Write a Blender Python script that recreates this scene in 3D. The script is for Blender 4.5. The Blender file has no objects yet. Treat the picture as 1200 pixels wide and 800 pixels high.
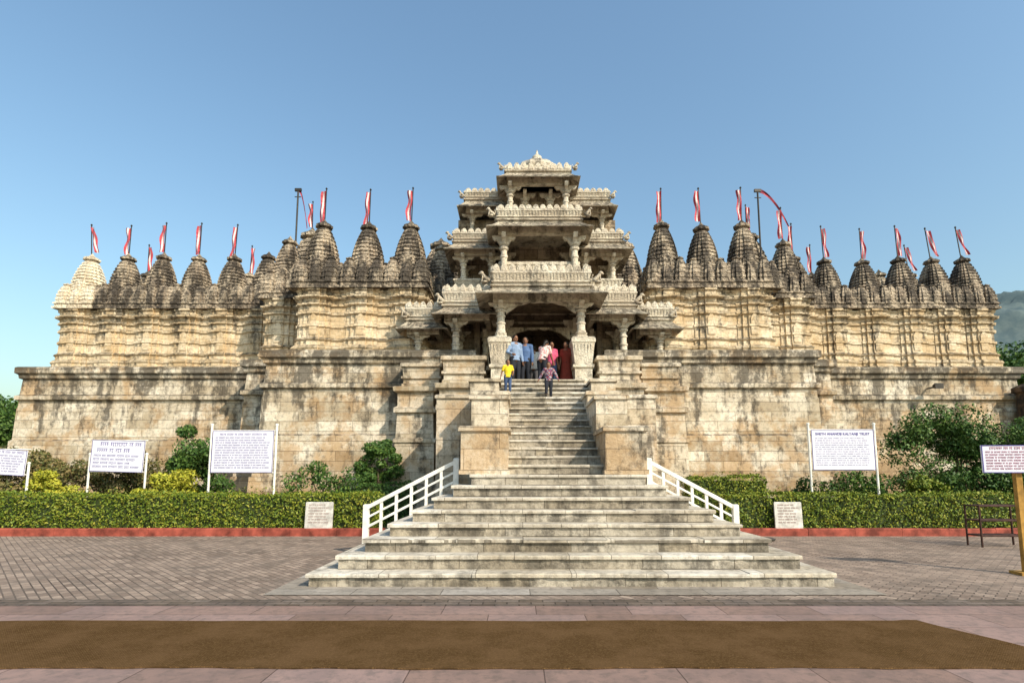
import bpy, bmesh, math, random
import numpy as np
from mathutils import Vector, Matrix, Euler
random.seed(7); rng=np.random.default_rng(7)
S=bpy.context.scene
COL=S.collection
S.view_settings.view_transform='Standard'; S.view_settings.look='None'; S.view_settings.exposure=0

# ------------------------------------------------------------ materials
def newmat(name):
    m=bpy.data.materials.new(name); m.use_nodes=True
    nt=m.node_tree; b=nt.nodes['Principled BSDF']; b.inputs['Roughness'].default_value=.85
    b.inputs['Specular IOR Level'].default_value=.25
    return m,nt,b
def N(nt,t,**kw):
    n=nt.nodes.new(t)
    for k,v in kw.items(): setattr(n,k,v)
    return n
def ramp(nt,fac,stops):
    r=N(nt,'ShaderNodeValToRGB'); e=r.color_ramp.elements
    while len(e)<len(stops): e.new(.5)
    for i,(p,c) in enumerate(stops):
        e[i].position=p; e[i].color=(c,c,c,1) if isinstance(c,(int,float)) else (*c,1)
    nt.links.new(fac,r.inputs['Fac']); return r.outputs['Color']
def mix(nt,fac,a,b,mode='MIX'):
    n=N(nt,'ShaderNodeMix',data_type='RGBA',blend_type=mode)
    for s,v in ((0,fac),(6,a),(7,b)):
        if hasattr(v,'links'): nt.links.new(v,n.inputs[s])
        elif s==0: n.inputs[0].default_value=v
        else: n.inputs[s].default_value=(*v,1)
    return n.outputs[2]
def math_(nt,op,a,b=None,clamp=False):
    n=N(nt,'ShaderNodeMath',operation=op,use_clamp=clamp)
    for i,v in enumerate((a,b)):
        if v is None: continue
        if hasattr(v,'links'): nt.links.new(v,n.inputs[i])
        else: n.inputs[i].default_value=v
    return n.outputs[0]
def noise(nt,vec,scale,detail=4,rough=.6,mapping=None):
    if mapping:
        mp=N(nt,'ShaderNodeMapping'); mp.inputs['Scale'].default_value=mapping
        nt.links.new(vec,mp.inputs['Vector']); vec=mp.outputs[0]
    n=N(nt,'ShaderNodeTexNoise'); n.inputs['Scale'].default_value=scale
    n.inputs['Detail'].default_value=detail; n.inputs['Roughness'].default_value=rough
    nt.links.new(vec,n.inputs['Vector']); return n.outputs['Fac']

def stone(name,light,mid,stain,streak=.4,up=.5,course=None,carve=0,ochre=0.0,dark=(.035,.03,.025),plan=False,bumpd=.03,zdark=None,zoch=None,amt=None,bc=(.72,1.12,.38)):
    m,nt,b=newmat(name)
    g=N(nt,'ShaderNodeNewGeometry'); P=g.outputs['Position']
    sp=N(nt,'ShaderNodeSeparateXYZ'); nt.links.new(P,sp.inputs[0])
    c=mix(nt,ramp(nt,noise(nt,P,1.1,5,.7),[(.44,0),(.57,1)]),light,mid)
    c=mix(nt,ramp(nt,noise(nt,P,9,4,.7),[(.48,.0),(.66,.7)]),c,stain)
    if ochre:
        o=noise(nt,P,.8,5,.7)
        if zoch:
            mr=N(nt,'ShaderNodeMapRange'); nt.links.new(sp.outputs[2],mr.inputs[0]); mr.inputs[1].default_value=zoch[0]; mr.inputs[2].default_value=zoch[1]; mr.inputs[3].default_value=zoch[2]; mr.inputs[4].default_value=0
            o=math_(nt,'ADD',o,mr.outputs[0])
        c=mix(nt,ramp(nt,o,[(.50,0),(.60,ochre)]),c,(.42,.25,.10))
    h=None
    if course:
        cb=N(nt,'ShaderNodeCombineXYZ')
        if plan:
            nt.links.new(sp.outputs[0],cb.inputs[0]); nt.links.new(sp.outputs[1],cb.inputs[1])
        else:
            nt.links.new(math_(nt,'ADD',sp.outputs[0],sp.outputs[1]),cb.inputs[0]); nt.links.new(sp.outputs[2],cb.inputs[1])
        bt=N(nt,'ShaderNodeTexBrick'); nt.links.new(cb.outputs[0],bt.inputs['Vector'])
        bt.inputs['Scale'].default_value=1; bt.inputs['Brick Width'].default_value=course[0]
        bt.inputs['Row Height'].default_value=course[1]; bt.inputs['Mortar Size'].default_value=course[2]
        bt.inputs['Mortar Smooth'].default_value=.3; bt.inputs['Bias'].default_value=.1
        k1,k2,k3=bc
        bt.inputs['Color1'].default_value=(k1,k1*.92,k1*.80,1); bt.inputs['Color2'].default_value=(k2,k2*.98,k2*.96,1)
        bt.inputs['Mortar'].default_value=(k3,k3*.93,k3*.85,1)
        c=mix(nt,1.0,c,bt.outputs['Color'],'MULTIPLY')
        h=math_(nt,'MULTIPLY',bt.outputs['Fac'],-1.0)
    if streak>0:
        s=noise(nt,P,1.0,5,.65,(2.4,2.4,.5)); f2=noise(nt,P,5,5,.75)
        s=math_(nt,'ADD',math_(nt,'MULTIPLY',s,.62),math_(nt,'MULTIPLY',f2,.38))
        if zdark:
            mr=N(nt,'ShaderNodeMapRange'); nt.links.new(sp.outputs[2],mr.inputs[0]); mr.inputs[1].default_value=zdark[0]; mr.inputs[2].default_value=zdark[1]; mr.inputs[3].default_value=0; mr.inputs[4].default_value=zdark[2]
            s=math_(nt,'ADD',s,mr.outputs[0])
        cc=.5+(.5-streak)*.35
        a=amt or (.78 if streak<.5 else .92)
        c=mix(nt,ramp(nt,s,[(cc-.03,0),(cc+.07,a)]),c,dark)
    sn=N(nt,'ShaderNodeSeparateXYZ'); nt.links.new(g.outputs['True Normal'],sn.inputs[0])
    if up>0:
        u=math_(nt,'MULTIPLY',ramp(nt,sn.outputs[2],[(.25,0),(.7,up)]),ramp(nt,noise(nt,P,5,3),[(.38,.35),(.58,1)]))
        c=mix(nt,u,c,dark)
    nt.links.new(c,b.inputs['Base Color'])
    hh=noise(nt,P,22,5,.7)
    if carve:
        v=N(nt,'ShaderNodeTexVoronoi',feature='F1'); v.inputs['Scale'].default_value=carve
        nt.links.new(P,v.inputs['Vector'])
        hh=math_(nt,'ADD',hh,math_(nt,'MULTIPLY',v.outputs['Distance'],-1.6))
    if h is not None: hh=math_(nt,'ADD',hh,math_(nt,'MULTIPLY',h,.9))
    bp=N(nt,'ShaderNodeBump'); bp.inputs['Strength'].default_value=.8; bp.inputs['Distance'].default_value=bumpd
    nt.links.new(hh,bp.inputs['Height']); nt.links.new(bp.outputs[0],b.inputs['Normal'])
    return m
def plain(name,col,rough=.6,var=.15,scale=8,metal=0,bump=0):
    m,nt,b=newmat(name); b.inputs['Roughness'].default_value=rough; b.inputs['Metallic'].default_value=metal
    g=N(nt,'ShaderNodeTexCoord'); n=noise(nt,g.outputs['Object'],scale,4)
    c=mix(nt,ramp(nt,n,[(.35,0),(.65,1)]),tuple(x*(1-var) for x in col),tuple(min(1,x*(1+var)) for x in col))
    nt.links.new(c,b.inputs['Base Color'])
    if bump:
        bp=N(nt,'ShaderNodeBump'); bp.inputs['Strength'].default_value=.6; bp.inputs['Distance'].default_value=bump
        nt.links.new(n,bp.inputs['Height']); nt.links.new(bp.outputs[0],b.inputs['Normal'])
    return m
def leafmat(name,stops):
    m,nt,b=newmat(name); b.inputs['Roughness'].default_value=.55
    g=N(nt,'ShaderNodeNewGeometry')
    f=math_(nt,'ADD',math_(nt,'MULTIPLY',g.outputs['Random Per Island'],.5),math_(nt,'MULTIPLY',noise(nt,g.outputs['Position'],1.6,4),.55))
    nt.links.new(ramp(nt,f,stops),b.inputs['Base Color']); return m

M_TERR=stone('terrace_stone',(.72,.655,.54),(.56,.48,.36),(.33,.29,.23),streak=.37,up=.85,course=(1.25,.34,.008),ochre=.6,zdark=(3.2,5.9,.11),zoch=(1.0,4.4,.075),bc=(.70,1.12,.42))
M_SHR=stone('shrine_stone',(.76,.65,.48),(.64,.50,.32),(.38,.30,.20),streak=.29,up=.9,course=(.7,.33,.005),zdark=(6.9,8.8,.09),bc=(.84,1.06,.55))
M_SPIRE=stone('spire_stone',(.54,.44,.32),(.37,.29,.21),(.16,.14,.11),streak=.60,up=.9,carve=9,bumpd=.04,dark=(.042,.035,.029),amt=.9)
M_SPIREL=stone('clean_spire_stone',(.80,.72,.56),(.68,.57,.42),(.45,.38,.28),streak=.18,up=.5,carve=9,bumpd=.04)
M_PORT=stone('portico_stone',(.60,.53,.41),(.46,.385,.29),(.27,.22,.17),streak=.43,up=.75,carve=20,bumpd=.012)
M_PARA=stone('parapet_stone',(.72,.655,.53),(.58,.50,.385),(.35,.29,.23),streak=.33,up=.6,carve=26,bumpd=.014)
M_INT=stone('interior_stone',(.22,.165,.11),(.15,.11,.075),(.08,.06,.045),streak=.4,up=.3,carve=8)  # dark base tones put the porch interior's shade into the stone colour
M_CORE=stone('storey_wall_stone',(.50,.41,.30),(.36,.29,.21),(.2,.16,.12),streak=.4,up=.5,carve=7,course=(.5,.4,.012))
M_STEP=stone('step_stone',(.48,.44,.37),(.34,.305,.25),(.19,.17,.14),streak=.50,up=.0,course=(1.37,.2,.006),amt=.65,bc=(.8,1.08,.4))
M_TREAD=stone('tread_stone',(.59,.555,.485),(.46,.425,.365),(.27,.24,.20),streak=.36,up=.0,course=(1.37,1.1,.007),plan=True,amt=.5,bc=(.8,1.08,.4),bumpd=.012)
M_BLOCK=stone('block_stone',(.69,.625,.515),(.55,.475,.365),(.33,.28,.21),streak=.40,up=.5,course=(1.4,.42,.006),ochre=.5,bc=(.78,1.08,.42))
M_SLAB=stone('granite_slab',(.26,.18,.16),(.21,.15,.138),(.14,.11,.10),streak=.22,up=.0,course=(1.1,.55,.006),plan=True,bumpd=.004,amt=.25,bc=(.82,1.10,.4))
M_SLABG=stone('grey_slab',(.34,.31,.275),(.27,.245,.215),(.17,.155,.14),streak=.25,up=.0,course=(1.2,.42,.007),plan=True,bumpd=.006,amt=.4)
M_RED=plain('red_kerb_paint',(.26,.06,.04),.75,.5,3)
M_WHITE=plain('white_paint',(.78,.76,.70),.5,.16,6)
M_PANEL=plain('sign_panel_white',(.74,.74,.82),.4,.04,2)
M_TXT=plain('sign_lettering_violet',(.10,.08,.30),.5,.1)
M_TXTR=plain('sign_lettering_red',(.35,.08,.14),.5,.1)
M_POLE=plain('dark_metal',(.05,.045,.04),.5,.2,metal=.4)
M_FR=plain('flag_red',(.40,.055,.07),.8,.3)
M_FW=plain('flag_white',(.64,.54,.54),.8,.15)
M_YEL=plain('yellow_paint',(.42,.23,.05),.6,.35,5)
M_RUST=plain('rust_brown_metal',(.05,.022,.016),.6,.4)
M_HEDGEC=plain('hedge_core',(.035,.05,.015),.9,.3)
M_BARK=plain('bark',(.10,.075,.05),.9,.3)
L_HEDGE=leafmat('hedge_leaf',[(.2,(.05,.10,.010)),(.5,(.13,.18,.018)),(.72,(.24,.255,.028)),(.9,(.36,.32,.05))])
L_DARK=leafmat('dark_leaf',[(.2,(.022,.06,.012)),(.5,(.05,.11,.022)),(.85,(.12,.19,.035))])
L_BROWN=leafmat('dry_shrub_leaf',[(.2,(.05,.07,.02)),(.5,(.12,.12,.035)),(.85,(.26,.17,.075))])
L_YEL=leafmat('yellow_leaf',[(.2,(.16,.20,.02)),(.5,(.34,.34,.03)),(.85,(.50,.45,.06))])

def paving():
    m,nt,b=newmat('brick_paving')
    g=N(nt,'ShaderNodeNewGeometry'); P=g.outputs['Position']
    mp=N(nt,'ShaderNodeMapping'); mp.inputs['Rotation'].default_value=(0,0,math.radians(45)); nt.links.new(P,mp.inputs['Vector'])
    bt=N(nt,'ShaderNodeTexBrick'); nt.links.new(mp.outputs[0],bt.inputs['Vector'])
    bt.inputs['Scale'].default_value=1; bt.inputs['Brick Width'].default_value=.22; bt.inputs['Row Height'].default_value=.11
    bt.inputs['Mortar Size'].default_value=.009; bt.inputs['Color1'].default_value=(.18,.13,.10,1); bt.inputs['Color2'].default_value=(.36,.275,.215,1)
    bt.inputs['Mortar'].default_value=(.07,.053,.042,1); bt.offset=.5
    c=mix(nt,ramp(nt,noise(nt,P,.5,6),[(.42,.0),(.6,.45)]),bt.outputs['Color'],(.34,.26,.205))
    c=mix(nt,ramp(nt,noise(nt,P,2.0,6,.75),[(.46,.0),(.62,.65)]),c,(.10,.08,.065))
    nt.links.new(c,b.inputs['Base Color'])
    bp=N(nt,'ShaderNodeBump'); bp.inputs['Strength'].default_value=.7; bp.inputs['Distance'].default_value=.012
    nt.links.new(math_(nt,'SUBTRACT',math_(nt,'ADD',noise(nt,P,30,3),math_(nt,'MULTIPLY',noise(nt,P,2.5,3),3.0)),bt.outputs['Fac']),bp.inputs['Height']); nt.links.new(bp.outputs[0],b.inputs['Normal'])
    return m
M_PAVE=paving()
def carpetmat():
    m,nt,b=newmat('coir_matting'); b.inputs['Roughness'].default_value=1; b.inputs['Specular IOR Level'].default_value=0
    g=N(nt,'ShaderNodeNewGeometry'); P=g.outputs['Position']
    bt=N(nt,'ShaderNodeTexBrick'); nt.links.new(P,bt.inputs['Vector']); bt.inputs['Scale'].default_value=1
    bt.inputs['Brick Width'].default_value=.022; bt.inputs['Row Height'].default_value=.011; bt.inputs['Mortar Size'].default_value=.002
    bt.inputs['Color1'].default_value=(.13,.075,.032,1); bt.inputs['Color2'].default_value=(.21,.125,.055,1); bt.inputs['Mortar'].default_value=(.05,.03,.014,1)
    n1=noise(nt,P,45,4,.8); n2=noise(nt,P,1.6,5,.7)
    c=mix(nt,ramp(nt,n1,[(.40,0),(.60,.85)]),bt.outputs['Color'],(.075,.042,.018))
    c=mix(nt,ramp(nt,n2,[(.42,0),(.6,.4)]),c,(.17,.10,.05))
    nt.links.new(c,b.inputs['Base Color'])
    bp=N(nt,'ShaderNodeBump'); bp.inputs['Strength'].default_value=1; bp.inputs['Distance'].default_value=.008
    nt.links.new(math_(nt,'SUBTRACT',n1,math_(nt,'MULTIPLY',bt.outputs['Fac'],.3)),bp.inputs['Height']); nt.links.new(bp.outputs[0],b.inputs['Normal'])
    return m
M_CARPET=carpetmat()
def earthmat():
    m,nt,b=newmat('dry_earth'); g=N(nt,'ShaderNodeNewGeometry'); P=g.outputs['Position']
    c=mix(nt,ramp(nt,noise(nt,P,.3,8),[(.4,0),(.6,1)]),(.20,.15,.10),(.09,.10,.04))
    nt.links.new(c,b.inputs['Base Color']); return m
M_EARTH=earthmat()
def hillmat(name,a,b_,sc=.05):
    m,nt,b=newmat(name); g=N(nt,'ShaderNodeNewGeometry'); P=g.outputs['Position']
    c=mix(nt,ramp(nt,noise(nt,P,sc,8,.75),[(.42,0),(.58,1)]),a,b_)
    nt.links.new(c,b.inputs['Base Color']); return m
M_HILL=hillmat('haze_tinted_hill',(.065,.10,.11),(.10,.135,.135))  # blue-grey of the distance haze is painted into both hill colours

# ------------------------------------------------------------ mesh builder
class MB:
    def __init__(s): s.v=[]; s.f=[]; s.m=[]
    def add(s,vs,fs,mi=0):
        o=len(s.v); s.v+= [tuple(p) for p in vs]; s.f+=[tuple(i+o for i in f) for f in fs]; s.m+=[mi]*len(fs)
    def box(s,x0,x1,y0,y1,z0,z1,mi=0):
        s.add([(x0,y0,z0),(x1,y0,z0),(x1,y1,z0),(x0,y1,z0),(x0,y0,z1),(x1,y0,z1),(x1,y1,z1),(x0,y1,z1)],
              [(3,2,1,0),(4,5,6,7),(0,1,5,4),(1,2,6,5),(2,3,7,6),(3,0,4,7)],mi)
    def bbox(s,x0,x1,y0,y1,z0,z1,b=.02,mi=0):
        R=lambda e,z:[(x0+e,y0+e,z),(x1-e,y0+e,z),(x1-e,y1-e,z),(x0+e,y1-e,z)]
        s.loft([R(0,z0),R(0,z1-b),R(b,z1)],mi)
    def loft(s,rings,mi=0,cap=True):
        n=len(rings[0]); vs=[p for r in rings for p in r]; fs=[]
        for k in range(len(rings)-1):
            for i in range(n):
                j=(i+1)%n; fs.append((k*n+i,k*n+j,(k+1)*n+j,(k+1)*n+i))
        if cap:
            fs.append(tuple(range(n-1,-1,-1))); fs.append(tuple((len(rings)-1)*n+i for i in range(n)))
        s.add(vs,fs,mi)
    def revolve(s,cx,cy,prof,n=16,mi=0,lobe=0,square=False):
        rings=[]
        for z,r in prof:
            ring=[]
            for i in range(n):
                a=2*math.pi*(i+.5)/n; rr=r*(1+lobe*(1 if i%2 else -1))
                if square:
                    rr=r/max(abs(math.cos(a)),abs(math.sin(a)))
                    rr=min(rr,r*1.25)
                ring.append((cx+rr*math.cos(a),cy+rr*math.sin(a),z))
            rings.append(ring)
        s.loft(rings,mi)
    def tube(s,pts,rad,n=8,mi=0,round_=True,sx=1):
        pts=[Vector(p) for p in pts]; rad=list(rad) if hasattr(rad,'__len__') else [rad]*len(pts)
        if round_:
            d0=(pts[0]-pts[1]).normalized(); d1=(pts[-1]-pts[-2]).normalized()
            p0,r0,p1,r1=pts[0],rad[0],pts[-1],rad[-1]
            pts=[p0+d0*r0*.95,p0+d0*r0*.6]+pts+[p1+d1*r1*.6,p1+d1*r1*.95]; rad=[r0*.3,r0*.8]+rad+[r1*.8,r1*.3]
        rings=[]; up=None
        for i,p in enumerate(pts):
            t=(pts[min(i+1,len(pts)-1)]-pts[max(i-1,0)]).normalized()
            if up is None:
                up=Vector((0,1,0)) if abs(t.y)<.8 else Vector((1,0,0))
            a=t.cross(up).normalized(); b=a.cross(t).normalized(); up=b
            rings.append([tuple(p+(a*math.cos(q)*sx+b*math.sin(q))*rad[i]) for q in [2*math.pi*k/n for k in range(n)]])
        s.loft(rings,mi)
    def ell(s,c,r,n=12,m=8,mi=0,rot=None):
        rings=[]; c=Vector(c)
        for k in range(1,m):
            ph=math.pi*k/m-math.pi/2; ring=[]
            for i in range(n):
                a=2*math.pi*i/n; p=Vector((r[0]*math.cos(ph)*math.cos(a),r[1]*math.cos(ph)*math.sin(a),r[2]*math.sin(ph)))
                if rot: p=rot@p
                ring.append(tuple(c+p))
            rings.append(ring)
        s.loft(rings,mi)
    def obj(s,name,mats,parent=None,smooth=False,loc=None):
        me=bpy.data.meshes.new(name); me.from_pydata(s.v,[],s.f)
        if not isinstance(mats,(list,tuple)): mats=[mats]
        for m in mats: me.materials.append(m)
        me.polygons.foreach_set('material_index',s.m)
        if smooth: me.polygons.foreach_set('use_smooth',[True]*len(s.f))
        bm=bmesh.new(); bm.from_mesh(me); bmesh.ops.recalc_face_normals(bm,faces=bm.faces); bm.to_mesh(me); bm.free()
        return link(name,me,parent,loc)
def link(name,me,parent=None,loc=None):
    o=bpy.data.objects.new(name,me); COL.objects.link(o)
    if parent: o.parent=parent
    if loc is not None: o.location=loc
    return o
def top(o,label,cat,group=None):
    o['label']=label; o['category']=cat
    if group: o['group']=group
    return o
def empty(name,loc,label,cat,group=None):
    o=bpy.data.objects.new(name,None); COL.objects.link(o); o.location=loc; o.empty_display_size=.3
    return top(o,label,cat,group)
def structure(o): o['kind']='structure'; return o

# ------------------------------------------------------------ ground
b=MB(); b.add([(-1500,-60,0),(1500,-60,0),(1500,2500,0),(-1500,2500,0)],[(0,1,2,3)]); structure(b.obj('ground',M_EARTH))
def sheet(name,x0,x1,y0,y1,z,mat):
    b=MB(); b.add([(x0,y0,z),(x1,y0,z),(x1,y1,z),(x0,y1,z)],[(0,1,2,3)]); return structure(b.obj(name,mat))
sheet('paved_court',-40,40,7.35,14.72,.004,M_PAVE)
sheet('granite_path',-40,40,-10,7.02,.004,M_SLAB)
sheet('paving_border',-40,40,7.02,7.36,.009,stone('border_stone',(.17,.135,.11),(.125,.10,.085),(.08,.07,.06),streak=0,up=0,course=(.3,.12,.01),plan=True,bumpd=.005))
sheet('stone_apron',-4.15,4.15,7.6,12,.014,M_SLABG)

# carpet
b=MB(); nx=240
fr=[]; bk=[]
x0,x1=-9,3.9
for i in range(nx+1):
    t=i/nx; x=x0+(x1-x0)*t
    e=.008*math.sin(x*5)+.006*math.sin(x*13+1)
    fr.append((x+(0.0 if i<nx else -.05),4.80+e+.015*math.sin(x*1.3),0)); bk.append((x+(0 if i<nx else .05),6.28+.5*e+.012*math.sin(x*2.1),0))
ny=10; vs=[]
for i in range(nx+1):
    for j in range(ny+1):
        s=j/ny; x=fr[i][0]*(1-s)+bk[i][0]*s-.35*s*(i/nx)**8+.25*(1-s)*(i/nx)**8; y=fr[i][1]*(1-s)+bk[i][1]*s
        z=.018+.0015*math.sin(x*3+y*4)
        if i>nx-5: z+=.012*math.sin((i-nx+5)*.5)*(.5+.5*math.sin(y*6))
        vs.append((x,y,z))
base=len(vs); vs+=[(v[0],v[1],.008) for v in vs]
fs=[]
for i in range(nx):
    for j in range(ny):
        a=i*(ny+1)+j; fs.append((a,a+ny+1,a+ny+2,a+1))
for i in range(nx):
    a=i*(ny+1); c=a+ny+1; fs.append((a,a+base,c+base,c)); a+=ny;c+=ny; fs.append((a,c,c+base,a+base))
for j in range(ny):
    a=nx*(ny+1)+j; fs.append((a,a+base,a+1+base,a+1))
b.add(vs,fs); top(b.obj('carpet',M_CARPET),'long brown coir matting runner laid across the paving','carpet')

# ------------------------------------------------------------ staircase
st=empty('staircase',(0,0,0),'broad pyramidal stone staircase rising to the temple porch','staircase')
def slabrow(b,x0,x1,y0,y1,z0,z1,mi):
    n=max(2,round((x1-x0)/1.3)); xs=[x0]+[x0+(x1-x0)*(i+random.uniform(-.18,.18))/n for i in range(1,n)]+[x1]
    for i in range(n):
        dz=random.uniform(-.010,.005); dy=random.uniform(-.012,.010)
        xa=xs[i]+(.003 if i else 0); xb=xs[i+1]-(.003 if i<n-1 else 0)
        m=max(3,int((xb-xa)/.11)); fr=[(xa+(xb-xa)*k/m,y0+dy+(random.uniform(-.004,.004) if random.random()<.85 else random.uniform(.01,.022))) for k in range(m+1)]
        lo=[(x,y,z0+.001) for x,y in fr]+[(xb,y1,z0+.001),(xa,y1,z0+.001)]
        mid=[(x,y,z1+dz-.016) for x,y in fr]+[(xb,y1,z1+dz-.016),(xa,y1,z1+dz-.016)]
        hi=[(x,y+.014,z1+dz) for x,y in fr]+[(xb,y1,z1+dz),(xa,y1,z1+dz)]
        b.loft([lo,mid,hi],mi)
for k in range(8):
    hw=3.78-.3*k; y0=8.1+.35*k; z0=.2*k+.014*(k==0); z1=.2*(k+1); yb=11.75
    b=MB(); j=.004*k
    b.box(-hw+.035,hw-.035,y0+.04,yb-j,z0,z1-.055)
    slabrow(b,-hw,hw,y0,yb+.02-j,z1-.055,z1,1)
    o=b.obj('step',[M_STEP,M_TREAD],st)
for i in range(15):
    z1=1.6+(i+1)*2.9/15; y0=11.2+.4*i; b=MB(); hw=1.3
    zb=z1-2.9/15-.02
    b.box(-hw+.02+.001*i,hw-.02-.001*i,y0+.035,17.25+.001*i,zb if i else 1.601,z1-.05)
    slabrow(b,-hw+.001*i,hw-.001*i,y0,y0+.45,z1-.05,z1,1)
    b.obj('step',[M_STEP,M_TREAD],st)
for sx in (-1,1):
    def fb(xa,xb,y0,y1,z0,z1,cap=.1):
        x0,x1=sorted((sx*xa,sx*xb)); b=MB()
        b.box(x0+.03,x1-.03,y0+.03,y1-.03,z0,z1-cap); b.bbox(x0-.02,x1+.02,y0-.02,y1,z1-cap,z1,.03)
        b.box(x0,x1,y0,y1-.004,z0,z0+.09)
        b.obj('flank_block',M_BLOCK,st)
    w=0 if sx<0 else .12
    fb(.93,1.92-w,10.9,12.35,1.602,2.55)
    fb(.96,1.84-w,12.35,14.0,1.61,3.38)
    fb(.98,1.95-w,14.0,15.5,1.62,3.72)
    fb(1.28,2.15-w,15.5,17.0,1.0,4.3)
    fb(1.9,3.0,14.9,17.4,.0,3.75)

for sx,xa,xb in ((-1,3.82,2.02),(1,3.62,1.9)):
    h=empty('handrail',(sx*3,11.4,0),'white painted masonry handrail sloping beside the lower steps','handrail','handrails beside the steps')
    pa=(sx*xa,.42); pb=(sx*xb,1.35)
    for i in range(7):
        t=i/6; x=pa[0]+(pb[0]-pa[0])*t; z=pa[1]+(pb[1]-pa[1])*t
        w=.055 if i in (0,6) else .027
        b=MB(); b.bbox(x-w,x+w,11.35-w,11.35+w,max(0.0,z-.30),z+.53+(.05 if i in (0,6) else -.03),.015)
        o=b.obj('post',M_WHITE,h); o.location=(-h.location.x,-h.location.y,0)
    for dz,r in ((.51,.042),(.31,.022),(.12,.026)):
        b=MB(); ax,az=pa; bx,bz=pb
        b.loft([[(ax,11.35-r,az+dz-r),(ax,11.35+r,az+dz-r),(ax,11.35+r,az+dz+r),(ax,11.35-r,az+dz+r)],
                [(bx,11.35-r,bz+dz-r),(bx,11.35+r,bz+dz-r),(bx,11.35+r,bz+dz+r),(bx,11.35-r,bz+dz+r)]])
        o=b.obj('rail',M_WHITE,h); o.location=(-h.location.x,-h.location.y,0)

# ------------------------------------------------------------ temple
T=empty('temple',(0,0,0),'large pale stone Jain temple with dark spires and tiered porch','temple')
def rect(x0,x1,y0,y1,o,z): return [(x0-o,y0-o,z),(x1+o,y0-o,z),(x1+o,y1+o,z),(x0-o,y1+o,z)]
def wall(name,x0,x1,y0,y1,prof,mat,parent=T,dz=0):
    b=MB(); b.loft([rect(x0,x1,y0,y1,o,z+dz) for z,o in prof]); return b.obj(name,mat,parent)
TP=[(0,.5),(.35,.5),(.42,.38),(.8,.36),(.86,.28),(1.5,.25),(1.52,.19),(2.9,.15),(2.96,.08),(4.2,.05),(4.24,.03),(4.50,.02),(4.56,.13),(4.70,.13),(4.76,.02),(5.38,-.02),(5.42,.07),(5.56,.09),(5.62,.18),(5.84,.18),(5.88,.11)]
wall('terrace_wall',-20.7,-10.5,22,40,TP,M_TERR)
wall('terrace_wall',10.5,19.3,22,40,TP,M_TERR)
wall('terrace_wall',-11.0,-9.3,20.6,39,TP,M_TERR,dz=.006)
wall('terrace_wall',9.3,11.0,20.6,39,TP,M_TERR,dz=.006)
wall('terrace_wall',-9.55,-2.4,19.0,38,TP,M_TERR,dz=.012)
wall('terrace_wall',2.4,9.55,19.0,38,TP,M_TERR,dz=.012)
BP=[(0,.3),(.5,.3),(.55,.2),(1.2,.18),(1.3,.08),(2.6,.05),(2.65,.1),(2.75,.1),(2.8,.03),(3.6,.0),(3.65,.1),(3.8,.1),(3.86,.0),(4.3,.0),(4.36,.12),(4.5,.14),(4.52,.1)]
for sx in (-1,1):
    for (a,c,y0,dz) in ((3.6,4.8,18.4,.3),(2.1,3.3,17.7,.15)):
        x0,x1=sorted((sx*a,sx*c)); wall('porch_base',x0,x1,y0,20,BP,M_BLOCK,dz=dz*0.01)
wall('porch_floor',-2.0,2.0,17.2,24,[(0,.1),(4.2,.0),(4.3,.08),(4.495,.08)],M_BLOCK)
def slant(x0,x1,y0,y1,z0,h,parent=T,name='parapet',mat=None,fl=.07,rib=.13):
    mat=mat or M_PARA
    b=MB(); R=lambda o,z:rect(x0,x1,y0,y1,o,z)
    b.loft([R(-.02,z0),R(-.02,z0+.12*h),R(.03,z0+.14*h),R(.03,z0+.24*h),R(-.03,z0+.27*h),R(fl*.6,z0+.80*h),R(fl,z0+.82*h),R(fl,z0+.92*h),R(fl*.6,z0+h)])
    nxx=max(2,int((x1-x0)/rib))
    for i in range(nxx):
        x=x0+(i+.5)*(x1-x0)/nxx
        b.add([(x-.02,y0+.02,z0+.28*h),(x+.02,y0+.02,z0+.28*h),(x+.02,y0-fl*.6-.025,z0+.79*h),(x-.02,y0-fl*.6-.025,z0+.79*h),(x,y0+.1,z0+.28*h),(x,y0+.05,z0+.79*h)],
              [(0,1,2,3),(0,3,5,4),(1,4,5,2)])
    return b.obj(name,mat,parent)
PO=MB(); PO.box(-1.4,1.4,21.0,23.5,7.9,12.8); PO.box(-3.2,3.2,21.6,24.5,5.9,11.9); PO.box(-4.75,4.75,20.9,24,5.7,7.9)
PO=PO.obj('entrance_pavilion',M_CORE,T)
def plainpar(x0,x1,y0,y1,z0,h):
    b=MB(); R=lambda o,z:rect(x0,x1,y0,y1,o,z)
    b.loft([R(.02,z0),R(.02,z0+.1*h),R(-.03,z0+.14*h),R(-.03,z0+.30*h),R(.04,z0+.34*h),R(.04,z0+.42*h),R(-.02,z0+.45*h),R(.0,z0+.80*h),R(.07,z0+.84*h),R(.07,z0+.96*h),R(.03,z0+h)])
    return b.obj('parapet',M_BLOCK,PO)
for sx in (-1,1):
    for a,c,y0,y1,h in ((1.85,3.2,17.7,18.6,.9),(3.4,4.65,18.4,19.0,.8)):
        x0,x1=sorted((sx*a,sx*c)); plainpar(x0,x1,y0,y1,4.53,h)

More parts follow.
